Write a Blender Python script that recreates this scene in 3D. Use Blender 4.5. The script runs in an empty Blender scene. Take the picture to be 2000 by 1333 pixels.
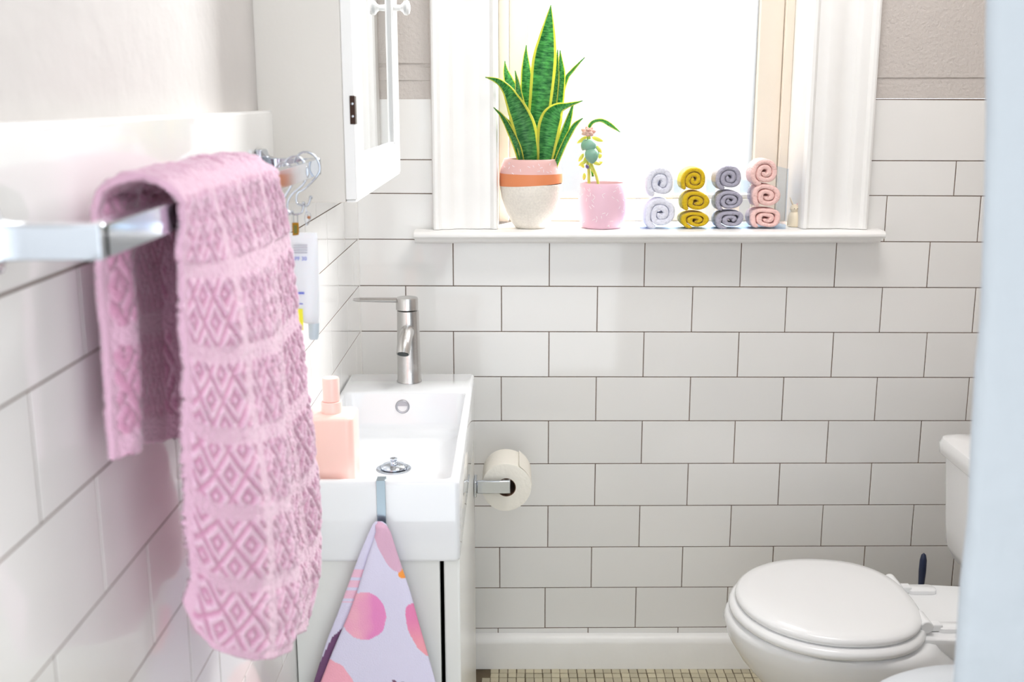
import bpy, bmesh, math, random
from mathutils import Vector, Matrix, noise
random.seed(7)
PI = math.pi
S = bpy.context.scene
COL = S.collection

# ------------------------------------------------------------------ camera
CAM = Vector((0.33082, -2.34301, 1.28121)); FPX = 2161.77
yaw, pit, rol = 0.00159, 0.2156, -0.00104
fw = Vector((-math.sin(yaw)*math.cos(pit), math.cos(yaw)*math.cos(pit), -math.sin(pit)))
rt = Vector((math.cos(yaw), math.sin(yaw), 0)); up = rt.cross(fw)
rt, up = math.cos(rol)*rt + math.sin(rol)*up, -math.sin(rol)*rt + math.cos(rol)*up
cd = bpy.data.cameras.new('camera'); cam = bpy.data.objects.new('camera', cd); COL.objects.link(cam)
M = Matrix((rt, up, -fw)).transposed().to_4x4(); M.translation = CAM
cam.matrix_world = M
cd.sensor_width = 36; cd.sensor_fit = 'HORIZONTAL'; cd.lens = FPX/2000*36; cd.clip_start = .01
cd.dof.use_dof = True; cd.dof.focus_distance = 2.1; cd.dof.aperture_fstop = 6.5
S.camera = cam

# ------------------------------------------------------------------ light
S.view_settings.view_transform = 'Standard'; S.view_settings.look = 'None'
S.view_settings.gamma = 1; S.view_settings.use_curve_mapping = False
S.view_settings.exposure = 0.92
W = bpy.data.worlds.new('sky'); S.world = W; W.use_nodes = True
bg = W.node_tree.nodes['Background']; bg.inputs[0].default_value = (.90, .955, 1, 1); bg.inputs[1].default_value = 1.55
def area(name, loc, target, sx, sy, power, color):
    l = bpy.data.lights.new(name, 'AREA'); l.shape = 'RECTANGLE'; l.size = sx; l.size_y = sy
    l.energy = power; l.color = color
    o = bpy.data.objects.new(name, l); COL.objects.link(o); o.location = loc
    o.rotation_euler = (Vector(target)-Vector(loc)).to_track_quat('-Z', 'Y').to_euler()
    return o
area('daylight_through_window', (1.1, .72, 1.95), (.12, -1.0, 1.05), .62, .7, 400, (.94, .97, 1))
area('overhead_fill_light', (.78, -.75, 2.3), (.78, -.7, 0), .5, .5, 6.3, (1, .975, .955))  # added fill from overhead, no visible fixture; brightens back wall, casings and toilet lid
S.cycles.max_bounces = 10; S.cycles.diffuse_bounces = 6; S.cycles.transparent_max_bounces = 16
S.cycles.sample_clamp_indirect = 6; S.cycles.use_denoising = True
S.cycles.caustics_reflective = False; S.cycles.caustics_refractive = False

# ------------------------------------------------------------------ helpers
def ray(x, y): return fw + rt*((x-1000)/FPX) - up*((y-666.5)/FPX)
def atX(x, y, X): d = ray(x, y); return CAM + d*((X-CAM.x)/d.x)
def atY(x, y, Y): d = ray(x, y); return CAM + d*((Y-CAM.y)/d.y)
def atZ(x, y, Z): d = ray(x, y); return CAM + d*((Z-CAM.z)/d.z)
def lerp(a, b, t): return a+(b-a)*t
def interp(t, pts):
    if t <= pts[0][0]: return pts[0][1]
    for (a, va), (b, vb) in zip(pts, pts[1:]):
        if t <= b: return lerp(va, vb, (t-a)/(b-a))
    return pts[-1][1]
def smooth(t): t = max(0, min(1, t)); return t*t*(3-2*t)

def srgb(r, g, b):
    f = lambda c: ((c/255+.055)/1.055)**2.4 if c > 10 else c/255/12.92
    return (f(r), f(g), f(b), 1)
def mat(name, col, rough=.5, metal=0, bump=0, bscale=200, vary=0, nscale=8, coat=0, sheen=0, sss=0, trans=0, attr=None, detail=2, objvary=0):
    m = bpy.data.materials.new(name); m.use_nodes = True; nt = m.node_tree; N = nt.nodes; L = nt.links
    p = N['Principled BSDF']
    p.inputs['Base Color'].default_value = col; p.inputs['Roughness'].default_value = rough
    p.inputs['Metallic'].default_value = metal; p.inputs['Coat Weight'].default_value = coat
    p.inputs['Coat Roughness'].default_value = .05
    p.inputs['Sheen Weight'].default_value = sheen; p.inputs['Sheen Roughness'].default_value = .4
    p.inputs['Transmission Weight'].default_value = trans
    if sss:
        p.inputs['Subsurface Weight'].default_value = sss; p.inputs['Subsurface Radius'].default_value = (.02, .01, .008); p.inputs['Subsurface Scale'].default_value = .5
    tc = N.new('ShaderNodeTexCoord'); src = None
    if attr:
        a = N.new('ShaderNodeAttribute'); a.attribute_name = attr; src = a.outputs['Color']
    if vary or objvary:
        mx = N.new('ShaderNodeMix'); mx.data_type = 'RGBA'; mx.blend_type = 'MULTIPLY'; mx.inputs[0].default_value = 1
        if src: L.new(src, mx.inputs[6])
        else: mx.inputs[6].default_value = col
        if vary:
            n = N.new('ShaderNodeTexNoise'); n.inputs['Scale'].default_value = nscale; n.inputs['Detail'].default_value = 4
            L.new(tc.outputs['Object'], n.inputs['Vector']); fac = n.outputs['Fac']; v = vary
        else:
            oi = N.new('ShaderNodeObjectInfo'); fac = oi.outputs['Random']; v = objvary
        r = N.new('ShaderNodeMapRange'); r.inputs[3].default_value = 1-v; r.inputs[4].default_value = 1
        if vary: r.inputs[1].default_value = .3; r.inputs[2].default_value = .7
        L.new(fac, r.inputs[0]); L.new(r.outputs[0], mx.inputs[7]); src = mx.outputs[2]
    if src: L.new(src, p.inputs['Base Color'])
    if bump:
        n = N.new('ShaderNodeTexNoise'); n.inputs['Scale'].default_value = bscale; n.inputs['Detail'].default_value = detail
        L.new(tc.outputs['Object'], n.inputs['Vector'])
        b = N.new('ShaderNodeBump'); b.inputs['Strength'].default_value = 1; b.inputs['Distance'].default_value = bump
        L.new(n.outputs['Fac'], b.inputs['Height']); L.new(b.outputs[0], p.inputs['Normal'])
    return m
M_tile = mat('glazed tile', (.87, .865, .85, 1), .06, bump=.00022, bscale=12, objvary=.05)
M_grout = mat('grout', srgb(120, 98, 84), .9, vary=.4, nscale=20)
M_plaster = mat('painted plaster', srgb(198, 194, 191), .75, bump=.0014, bscale=45, vary=.04, nscale=10, detail=6)
M_beige = mat('greige wall paint', srgb(204, 197, 192), .7, bump=.002, bscale=150, vary=.05, nscale=7)
M_white = mat('white gloss paint', (.86, .85, .83, 1), .3, bump=.0012, bscale=25, vary=.04, nscale=20)
M_casing = mat('old white trim paint', (.90, .895, .88, 1), .35, bump=.0012, bscale=26, vary=.03, nscale=14)
M_sash = mat('cream sash paint', srgb(226, 216, 202), .45, bump=.001, bscale=40, vary=.05)
M_ceram = mat('sanitary ceramic', (.78, .80, .82, 1), .06, coat=.5)
M_toilet = mat('toilet ceramic', (.85, .855, .86, 1), .08, coat=.4)
M_plastic = mat('white plastic seat', (.86, .865, .87, 1), .2)
M_chrome = mat('chrome', (.58, .62, .68, 1), .08, 1)
M_nickel = mat('brushed nickel', (.62, .61, .60, 1), .27, 1, bump=.0002, bscale=300)
M_steelblue = mat('brushed steel strap', srgb(160, 175, 185), .3, 1)
M_cab = mat('cabinet lacquer', srgb(222, 218, 212), .35, bump=.0004, bscale=60)
M_cabf = mat('cabinet front lacquer', (.88, .88, .87, 1), .3)
M_van = mat('vanity lacquer', srgb(224, 225, 222), .22)
M_dark = mat('dark gap', srgb(30, 26, 24), .8)
M_bronze = mat('dark bronze', srgb(58, 40, 32), .4, .7)
M_mirror = mat('mirror glass', (.92, .95, .95, 1), .01, 1)
M_mosaic = mat('mosaic tile', srgb(206, 197, 170), .4, objvary=.22, bump=.001, bscale=60)
M_mosaicj = mat('mosaic tile joined', srgb(200, 191, 166), .4, vary=.25, nscale=40)
M_mgrout = mat('mosaic grout', srgb(112, 98, 78), .9, vary=.4, nscale=20)
M_soap = mat('peach soap bottle', srgb(250, 208, 198), .3, sss=.1)
M_soapcap = mat('peach pump', srgb(249, 206, 198), .28)
M_paper = mat('toilet paper', srgb(244, 240, 230), .95, bump=.001, bscale=120)
M_card = mat('cardboard core', srgb(120, 92, 74), .9)
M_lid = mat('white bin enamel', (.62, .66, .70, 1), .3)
M_brush = mat('navy plastic', srgb(44, 54, 84), .35)
M_gold = mat('aged gold', srgb(176, 130, 40), .35, .8)
M_tube = mat('white tube plastic', srgb(232, 236, 240), .35, sss=.1)
M_tubecap = mat('grey tube cap', srgb(196, 210, 218), .35)
M_yellow = mat('yellow print', srgb(250, 245, 60), .5)
M_blue = mat('blue print', srgb(110, 125, 215), .5)
M_greyp = mat('grey print', srgb(190, 190, 200), .5)
M_soil = mat('soil', srgb(66, 48, 36), .95, bump=.01, bscale=60)
M_bunny = mat('cream figurine glaze', srgb(240, 226, 200), .4)
M_pinkear = mat('pink ear', srgb(240, 170, 180), .5)
M_potw = mat('speckled ceramic', srgb(242, 236, 226), .55, bump=.0012, bscale=160, vary=.12, nscale=220)
M_poto = mat('terracotta orange band', srgb(226, 138, 90), .5)
M_potp = mat('dusty pink band', srgb(226, 182, 178), .5)
M_potpk = mat('pink ceramic', srgb(234, 194, 210), .4)
M_dash = mat('pale dashes', srgb(246, 232, 236), .5)

def finish(o, bevel=0, segs=2, sub=0, smooth_=True, angle=40):
    me = o.data
    if smooth_:
        for p in me.polygons: p.use_smooth = True
    if bevel:
        b = o.modifiers.new('b', 'BEVEL'); b.width = bevel; b.segments = segs; b.limit_method = 'ANGLE'; b.angle_limit = math.radians(35)
        b.harden_normals = False
    if sub:
        s = o.modifiers.new('s', 'SUBSURF'); s.levels = s.render_levels = sub
    if smooth_:
        try: me.set_sharp_from_angle(angle=math.radians(angle))
        except Exception: pass
def mk(name, verts, faces, m, parent=None, **k):
    me = bpy.data.meshes.new(name); me.from_pydata([tuple(v) for v in verts], [], faces); me.update()
    bm = bmesh.new(); bm.from_mesh(me); bmesh.ops.recalc_face_normals(bm, faces=bm.faces); bm.to_mesh(me); bm.free()
    ms = m if isinstance(m, (list, tuple)) else [m]
    for q in ms: me.materials.append(q)
    o = bpy.data.objects.new(name, me); COL.objects.link(o)
    if parent:
        o.parent = parent
        # geometry is authored in world space; keep it there
        o.matrix_parent_inverse = world(parent).inverted()
    finish(o, **k)
    return o
def world(o):
    m = Matrix.LocRotScale(o.location, o.rotation_euler.to_quaternion(), o.scale)
    return (world(o.parent) @ o.matrix_parent_inverse @ m) if o.parent else m
class MB:
    def __init__(s): s.v = []; s.f = []
    def add(s, v, f):
        n = len(s.v); s.v += [Vector(q) for q in v]; s.f += [tuple(i+n for i in q) for q in f]; return s
    def box(s, x0, x1, y0, y1, z0, z1):
        return s.add([(x0,y0,z0),(x1,y0,z0),(x1,y1,z0),(x0,y1,z0),(x0,y0,z1),(x1,y0,z1),(x1,y1,z1),(x0,y1,z1)],
            [(0,3,2,1),(4,5,6,7),(0,1,5,4),(1,2,6,5),(2,3,7,6),(3,0,4,7)])
    def loft(s, rings, cap0=True, cap1=True, closed=True):
        n = len(rings[0]); v = [q for r in rings for q in r]; f = []
        for i in range(len(rings)-1):
            for j in range(n if closed else n-1):
                k = (j+1) % n; f.append((i*n+j, i*n+k, (i+1)*n+k, (i+1)*n+j))
        if cap0: f.append(tuple(range(n-1, -1, -1)))
        if cap1: f.append(tuple((len(rings)-1)*n+j for j in range(n)))
        return s.add(v, f)
    def lathe(s, prof, c, n=40, axis='Z', cap0=True, cap1=True):
        R = []
        for r, h in prof:
            ring = []
            for j in range(n):
                a = 2*PI*j/n; p, q = r*math.cos(a), r*math.sin(a)
                d = {'Z': (p, q, h), 'Y': (p, h, q), 'X': (h, p, q)}[axis]
                ring.append(Vector(c)+Vector(d))
            R.append(ring)
        return s.loft(R, cap0, cap1)
    def tube(s, path, r, n=10, flat=1, caps=True):
        path = [Vector(p) for p in path]; R = []; nrm = None
        for i, p in enumerate(path):
            t = (path[min(i+1, len(path)-1)]-path[max(i-1, 0)]).normalized()
            if nrm is None:
                nrm = t.cross(Vector((0, 0, 1)) if abs(t.z) < .9 else Vector((1, 0, 0))).normalized()
            nrm = (nrm - t*nrm.dot(t)).normalized(); b = t.cross(nrm)
            rr = r[i] if isinstance(r, (list, tuple)) else r
            R.append([p+nrm*(rr*math.cos(2*PI*j/n))+b*(rr*flat*math.sin(2*PI*j/n)) for j in range(n)])
        return s.loft(R, caps, caps)
    def build(s, name, m, parent=None, **k): return mk(name, s.v, s.f, m, parent, **k)
def spline(pts, n=8):
    pts = [Vector(p) for p in pts]; out = []
    for i in range(len(pts)-1):
        p0 = pts[max(i-1, 0)]; p1 = pts[i]; p2 = pts[i+1]; p3 = pts[min(i+2, len(pts)-1)]
        for k in range(n):
            t = k/n
            out.append(.5*((2*p1)+(p2-p0)*t+(2*p0-5*p1+4*p2-p3)*t*t+(3*p1-p0-3*p2+p3)*t**3))
    out.append(pts[-1]); return out
def rrect(cx, cy, hx, hy, r, z, n=6):
    P = []
    for (sx, sy, a0) in ((1, 1, 0), (-1, 1, 90), (-1, -1, 180), (1, -1, 270)):
        for k in range(n+1):
            a = math.radians(a0+90*k/n)
            P.append(Vector((cx+sx*(hx-r)+r*math.cos(a), cy+sy*(hy-r)+r*math.sin(a), z)))
    return P
def tag(o, label=None, cat=None, group=None, kind=None):
    if label: o['label'] = label
    if cat: o['category'] = cat
    if group: o['group'] = group
    if kind: o['kind'] = kind
    return o
def thing(name, label, cat, loc, group=None):
    o = bpy.data.objects.new(name, None); COL.objects.link(o); o.location = loc; o.empty_display_size = .05
    return tag(o, label, cat, group)
def struct(name, loc=(0, 0, 0)):
    o = bpy.data.objects.new(name, None); COL.objects.link(o); o.location = loc; o['kind'] = 'structure'; return o
def copy_tree(o, parent=None):
    c = o.copy(); COL.objects.link(c); c.parent = parent
    if parent: c.matrix_parent_inverse = o.matrix_parent_inverse.copy()
    for ch in [q for q in bpy.data.objects if q.parent == o]: copy_tree(ch, c)
    return c

# ------------------------------------------------------------------ room shell
XR = 1.42; H = .098889; CEIL = 2.35; YB = -2.75
wb = struct('wall_back'); wl = struct('wall_left'); wr = struct('wall_right')
# back wall core with the window hole (0.30..0.925 x 1.0..2.0), beyond the grout face
m = MB()
m.box(-.12, .288, .0012, .12, 0, 1.28); m.box(.946, XR+.1, .0012, .12, 0, 1.28)
m.box(.288, .946, .0012, .12, 0, .983)
m.build('tile_backing', M_grout, wb, smooth_=False)
m = MB(); zt = 1.2805
m.box(-.12, .288, .0, .12, zt, CEIL); m.box(.946, XR+.1, .0, .12, zt, CEIL); m.box(.288, .946, .0, .12, 2.03, CEIL)
m.build('painted_plaster', M_beige, wb, smooth_=False)
# faint ridges of old paint lines above the tiles
m = MB()
m.box(.94, XR, -.0022, .001, 1.322, CEIL); m.box(0, .25, -.0022, .001, 1.318, 1.345); m.box(0, .25, -.0035, .001, 1.352, CEIL)
m.build('paint_ridge', M_beige, wb, bevel=.0015)
m = MB(); m.box(-.12, -.0006, YB, .006, 0, 1.255); m.build('tile_backing', M_grout, wl, smooth_=False)
# painted plaster of the left wall above the border tile, gently uneven
vs = []; fs = []; ny, nz = 110, 50
for j in range(nz+1):
    for i in range(ny+1):
        y = lerp(YB, .006, i/ny); z = lerp(1.262, CEIL, j/nz)
        d = .0035*noise.noise(Vector((y*5, z*5, 3)))+.0013*noise.noise(Vector((y*26, z*26, 9)))
        vs.append((-.017+d, y, z))
for j in range(nz):
    for i in range(ny): a = j*(ny+1)+i; fs.append((a, a+1, a+ny+2, a+ny+1))
mk('painted_plaster', vs, fs, M_plaster, wl)
m = MB(); m.box(XR, XR+.1, YB, .12, 0, CEIL); m.build('painted_plaster', M_beige, wr, smooth_=False)
m = MB(); m.box(-.12, XR+.1, YB, .12, CEIL, CEIL+.08); tag(m.build('ceiling', M_white, smooth_=False), kind='structure')

def tile_quad(p, nrm, t, m, parent, name='tile', ch=.0008):
    # p: four corners of the face; nrm outward
    c = sum(p, Vector())/4; nrm = Vector(nrm)
    tq = .35 if nrm.x > .5 else 1; tx = tq*random.uniform(-.0004, .0004); tz = tq*random.uniform(-.0003, .0003)
    fr = []; ou = []; bk = []
    for q in p:
        d = (c-q); e = q+d.normalized()*ch*1.4
        off = nrm*(tx*(1 if (q-c).x+(q-c).y > 0 else -1)+tz*(1 if (q-c).z > 0 else -1))
        fr.append(e+off); ou.append(q-nrm*ch+off); bk.append(q-nrm*t)
    v = fr+ou+bk
    f = [(0, 1, 2, 3)]+[(i, (i+1) % 4, 4+(i+1) % 4, 4+i) for i in range(4)]+[(4+i, 4+(i+1) % 4, 8+(i+1) % 4, 8+i) for i in range(4)]
    o = mk(name, v, f, m, parent, smooth_=False)
    return o
# rows of the back wall: height of each joint at x=720 and x=1850 of the picture, on the wall plane
LINES = {-4: (190, 195), -3: (312, 314.5), -2: (378, 383), -1: (467.5, 473), 0: (558.5, 562.3), 1: (647.5, 650.5), 2: (736, 738), 3: (823, 822.5),
         4: (907.5, 905), 5: (990, 986.5), 6: (1071, 1067), 7: (1150, 1146), 8: (1229, 1224), 9: (1306, 1300)}
LZ = {}
for k, (a, b) in LINES.items():
    pa, pb = atY(720, a, 0), atY(1850, b, 0)
    LZ[k] = (pa.x, pa.z, pb.x, pb.z)
def lz(k, x): xa, za, xb, zb = LZ[k]; return lerp(za, zb, (x-xa)/(xb-xa))
JO = {0: [885, 1073, 1259, 1447, 1632, 1814], 1: [793, 979.5, 1166.5, 1352, 1535, 1721, 1903], 2: [886, 1072, 1257, 1442, 1626, 1808],
      3: [795, 979, 1164, 1347.5, 1529, 1711, 1890], 4: [889, 1071, 1253.5, 1434.5, 1616, 1797], 5: [796, 978, 1162, 1343, 1521.5, 1700, 1878],
      6: [890, 1070, 1249, 1427, 1605.5, 1782], 7: [797, 976, 1155, 1332.5, 1509, 1687, 1862], 8: [888, 1064.5, 1241.5, 1420, 1595, 1770],
      9: [801, 973, 1148, 1323, 1500, 1675, 1850], -1: [1730, 1913], -2: [1866], -3: []}
G = .0009
def back_row(k, x0, x1, joints):
    xs = [x0]+[j for j in joints if x0+.02 < j < x1-.02]+[x1]
    for a, b in zip(xs, xs[1:]):
        a2, b2 = (a+G if a > x0 else a), (b-G if b < x1 else b)
        p = [Vector((a2, 0, lz(k, a2)+G)), Vector((b2, 0, lz(k, b2)+G)), Vector((b2, 0, lz(k-1, b2)-G)), Vector((a2, 0, lz(k-1, a2)-G))]
        tile_quad(p, (0, -1, 0), .008, M_tile, wb)
for k in range(-3, 10):
    ymid = sum(LINES[k])/4+sum(LINES[k-1])/4
    js = [atY(x, ymid, 0).x for x in JO[k]]
    if js:
        while js[-1]+.205 < XR-.02: js.append(js[-1]+.2048)
    if k >= 0: back_row(k, .001, XR-.001, js)
    else: back_row(k, .001, .17, js); back_row(k, 1.055, XR-.001, js)
# left wall
def left_row(z0, z1, par):
    y = -1.61304+par*.1024
    while y > YB: y -= .2048
    js = [YB]
    while y < -.002:
        if y > YB+.03: js.append(y)
        y += .2048
    js.append(-.001)
    for a, b in zip(js, js[1:]):
        a2, b2 = a+G*1.3, b-(G*1.3 if b < -.01 else 0)
        tile_quad([Vector((0, a2, z0+G)), Vector((0, b2, z0+G)), Vector((0, b2, z1-G)), Vector((0, a2, z1-G))], (1, 0, 0), .0075, M_tile, wl, ch=.0003)
zk = {k: lz(k, 0.0) for k in LINES}
for k in range(-2, 10): left_row(max(zk[k], 0), zk[k-1], k % 2 if k != -1 else 0) if False else left_row(max(zk[k], 0), zk[k-1], (k+1) % 2)
# broad border tile along the top of the left wall
zb0, zb1 = zk[-3], 1.2665
mb = MB(); mb.box(-.02, .0025, YB, -.001, zb0+G, zb1)
mb.build('border_tile', M_tile, wl, bevel=.004, segs=3)

m = MB(); m.box(-.001, .0016, -.0016, .001, .0, 1.28); m.build('corner_caulk', M_white, wb, smooth_=False)
# floor: mosaic
fl = struct('floor')
m = MB(); m.box(-.12, XR+.1, YB, .12, -.1, -.0015); m.build('grout_bed', M_mgrout, fl, smooth_=False)
pit_ = .0198; tl = .0178
protos = []
def mosaic_mesh():
    me = bpy.data.meshes.new('mosaic_tile'); h = tl/2; c = .001
    v = [(-h, -h, -.0015), (h, -h, -.0015), (h, h, -.0015), (-h, h, -.0015), (-h, -h, -.0005), (h, -h, -.0005), (h, h, -.0005), (-h, h, -.0005),
         (-h+c, -h+c, 0), (h-c, -h+c, 0), (h-c, h-c, 0), (-h+c, h-c, 0)]
    f = [(0, 1, 5, 4), (1, 2, 6, 5), (2, 3, 7, 6), (3, 0, 4, 7), (4, 5, 9, 8), (5, 6, 10, 9), (6, 7, 11, 10), (7, 4, 8, 11), (8, 9, 10, 11)]
    me.from_pydata(v, [], f); me.materials.append(M_mosaic); return me, v, f
mme, mv, mf = mosaic_mesh()
rest = MB(); cnt = 0
nxs = int((XR+.02)/pit_); nys = int(-YB/pit_)
for j in range(nys):
    for i in range(nxs):
        x = .0+pit_*(i+.5); y = -.018-pit_*(j+.5)
        if j < 3 and x < .285-.012*j: continue     # missing, broken corner patch
        x += random.uniform(-.0006, .0006); y += random.uniform(-.0006, .0006)
        if j < 5 and .25 < x < 1.3 and cnt < 260:
            o = bpy.data.objects.new('mosaic_tile', mme); COL.objects.link(o); o.parent = fl
            o.location = (x, y, random.uniform(-.0004, .0003)); o.rotation_euler = (0, 0, random.uniform(-.03, .03)); cnt += 1
        elif y > -2.0:
            n = len(rest.v); rest.v += [Vector((q[0]+x, q[1]+y, q[2])) for q in mv]; rest.f += [tuple(a+n for a in q) for q in mf]
o = rest.build('mosaic_field', M_mosaicj, fl, smooth_=False); o['kind'] = 'stuff'
# baseboard along the back wall
prof = [(-.001, 0), (-.020, 0), (-.020, .062), (-.018, .070), (-.012, .077), (-.006, .080), (-.001, .081)]
m = MB(); m.loft([[Vector((x, y, z)) for y, z in prof] for x in (.0, XR)]); 
tag(m.build('baseboard_back', M_casing, angle=50), kind='structure')

# ------------------------------------------------------------------ window
win = struct('window_1', (.62, 0, 1.0))
WX0, WX1, YS = .298, .936, .14
# stool: nosed board
prof = [(.14, 1.0125), (-.046, 1.0125), (-.053, 1.0105), (-.057, 1.006), (-.057, 1.001), (-.053, .997), (-.044, .9955), (-.03, .9955), (-.0285, .988), (-.022, .984), (-.004, .983), (-.004, .99), (.14, .99)]
R = []
for i in range(15):
    x = lerp(.123, 1.102, i/14)
    R.append([Vector((x, y, z+.0008*noise.noise(Vector((x*9, z*40, 1))))) for y, z in prof])
# horns notch: only over the wall inside the opening does the board run back
for r in R:
    if r[0].x < .29 or r[0].x > .95:
        for q in r:
            if q.y > 0: q.y = -.0005
mb = MB(); mb.loft(R); mb.build('window_sill', M_casing, win, bevel=.0012, angle=30)
# casings: moulded profile (u across from the opening side, d depth)
cp = [(0, 0), (0, .014), (.003, .020), (.009, .021), (.013, .017), (.016, .0125), (.030, .0125), (.036, .015), (.040, .0155), (.060, .0155), (.066, .0125), (.080, .0115),
      (.092, .016), (.097, .022), (.101, .024), (.118, .024), (.124, .030), (.130, .031), (.134, .029), (.137, .02), (.137, 0)]
def casing(x0, sgn, z0, z1, parent):
    m = MB(); R = []
    for i in range(9):
        z = lerp(z0, z1, i/8)
        R.append([Vector((x0+sgn*u, -d-.0005, z)) for u, d in cp])
    m.loft(R); return m.build('casing', M_casing, parent, angle=28)
casing(WX0, -1, 1.0135, 2.04, win); casing(WX1, 1, 1.0135, 2.04, win)
m = MB(); R = [[Vector((x, -d-.0005, 2.02+u)) for u, d in cp] for x in (WX0-.137, WX1+.137)]; m.loft(R); m.build('casing', M_casing, win, angle=28)
m = MB(); m.box(WX0-.012, WX0, 0, .2, 1.0135, 2.02); m.box(WX1, WX1+.012, 0, .2, 1.0135, 2.02); m.box(WX0, WX1, 0, .2, 2.02, 2.032)
m.box(WX0-.012, WX1+.012, .14, .24, .96, 1.012)
m.build('jamb', M_white, win, smooth_=False)
# sash: stiles and bottom rail with a stepped inner bead, thin stop line beside each stile
m = MB()
m.box(WX0, .3195, YS-.012, YS+.04, 1.0125, 2.02)
m.box(.9165, WX1, YS-.012, YS+.04, 1.0125, 2.02)
m.build('stop_bead', M_sash, win, bevel=.002)
m = MB()
m.box(.3205, .363, YS, YS+.035, 1.0125, 2.02); m.box(.864, .9155, YS, YS+.035, 1.0125, 2.02)
m.box(.363, .864, YS, YS+.035, 1.0125, 1.062); m.box(.363, .864, YS, YS+.035, 1.98, 2.02)
m.build('sash', M_sash, win, bevel=.002)
m = MB(); m.box(.363, .864, YS+.006, YS+.03, 1.062, 1.072); m.build('glazing_bead', M_sash, win, bevel=.002)
mg = bpy.data.materials.new('frosted pane'); mg.use_nodes = True; nt = mg.node_tree; nt.nodes.clear()
out = nt.nodes.new('ShaderNodeOutputMaterial'); tr = nt.nodes.new('ShaderNodeBsdfTransparent'); tl_ = nt.nodes.new('ShaderNodeBsdfTranslucent'); gl = nt.nodes.new('ShaderNodeBsdfGlossy')
gl.inputs['Roughness'].default_value = .15; tl_.inputs[0].default_value = (1, 1, 1, 1)
m1 = nt.nodes.new('ShaderNodeMixShader'); m2 = nt.nodes.new('ShaderNodeMixShader'); m1.inputs[0].default_value = .03; tr.inputs[0].default_value = (.375, .37, .365, 1); m2.inputs[0].default_value = .03
nt.links.new(tr.outputs[0], m1.inputs[1]); nt.links.new(tl_.outputs[0], m1.inputs[2]); nt.links.new(m1.outputs[0], m2.inputs[1]); nt.links.new(gl.outputs[0], m2.inputs[2]); nt.links.new(m2.outputs[0], out.inputs[0])
m = MB(); m.box(.362, .865, YS+.016, YS+.02, 1.06, 1.985); m.build('glass_pane', mg, win, smooth_=False)

# ------------------------------------------------------------------ door casing in the right foreground
YD = -1.5
edge = [(1928, -80), (1926, 100), (1925, 220), (1923, 380), (1920, 500), (1913, 620), (1904, 720), (1897, 860), (1889, 1000), (1877, 1140), (1862, 1333), (1850, 1450), (1838, 1600)]
pts = [atY(x, y, YD) for x, y in edge]
R = []
for p in [Vector((pts[0].x-.0, YD, 2.06))]+pts+[Vector((pts[-1].x, YD, 0))]:
    x = p.x; z = p.z
    w = .0012*noise.noise(Vector((z*14, 2, 1)))
    R.append([Vector((x+.060, YD+.10, z)), Vector((x+.003+w, YD+.006, z)), Vector((x+.0005+w, YD+.002, z)), Vector((x+.003+w, YD-.001, z)), Vector((x+.012, YD-.002, z)), Vector((.80, YD-.002, z)), Vector((.86, YD-.002, z)), Vector((.86, YD+.10, z))])
M_door = mat('door frame paint', (.42, .455, .49, 1), .35, bump=.003, bscale=22, vary=.04, nscale=12)
door = struct('door_1', (.72, YD, 0))
mb = MB(); mb.loft(R); mb.build('door_frame', M_door, door, angle=50)
mb = MB(); mb.box(.8585, XR, YD-.0005, YD+.09, 0, CEIL); mb.build('side_panel', M_door, door, smooth_=False)

# ------------------------------------------------------------------ mirror cabinet
CY0, CY1, CX = -.808, -.205, .099; CZ0, CZ1 = 1.141, 1.80
cab = thing('mirror_cabinet', 'white wall cabinet with a framed mirror door beside the window', 'cabinet', (0, CY0, CZ0))
m = MB(); m.box(-.0175, CX, CY0, CY1, CZ0, CZ1); m.build('body', M_cab, cab, bevel=.0015)
dr = MB(); X0, X1 = CX+.0003, CX+.0155
yi0, yi1, zi0, zi1 = -.722, -.276, 1.200, 1.75
dr.box(X0, X1, CY0, yi0, CZ0+.004, CZ1); dr.box(X0, X1, yi1, CY1, CZ0+.004, CZ1); dr.box(X0, X1, yi0, yi1, CZ0+.004, zi0); dr.box(X0, X1, yi0, yi1, zi1, CZ1)
door_c = dr.build('door', M_cabf, cab, bevel=.001)
m = MB(); m.box(X0, X0+.008, yi0, yi1, zi0, zi1); m.build('mirror', M_mirror, door_c, smooth_=False)
m = MB()
for a, b, c, d in ((yi0, yi0+.004, zi0, zi1), (yi1-.004, yi1, zi0, zi1), (yi0, yi1, zi0, zi0+.004)): m.box(X0+.008, X0+.012, a, b, c, d)
m.build('mirror_bead', M_cabf, door_c, smooth_=False)
m = MB(); m.box(CX+.0003, X1-.0008, CY0+.0005, CY1-.001, CZ0, CZ0+.0035); m.build('base_moulding', M_cabf, cab, bevel=.002)
kp = [(.004, 0), (.006, .002), (.0055, .008), (.005, .012), (.008, .016), (.0125, .019), (.0135, .024), (.011, .028), (.004, .030)]
kc = (X1, -.262, 1.442)
m = MB(); m.lathe(kp, kc, 28, 'X'); m.build('knob', M_cabf, door_c)
hz0, hz1 = 1.249, 1.285
hg = MB(); hg.box(X1-.006, X1+.0012, CY0-.0012, CY0+.016, atY(697, 243, CY0).z, atY(697, 187, CY0).z); h_ = hg.build('hinge', M_bronze, cab, bevel=.0005)
zA, zB = atY(697, 243, CY0).z, atY(697, 187, CY0).z
m = MB()
for q in (.28, .72): m.lathe([(.0018, 0), (.0018, -.001), (.0008, -.0016)], (X1-.002, CY0-.0012, lerp(zA, zB, q)), 10, 'Y')
m.build('screw', M_chrome, h_)

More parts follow.
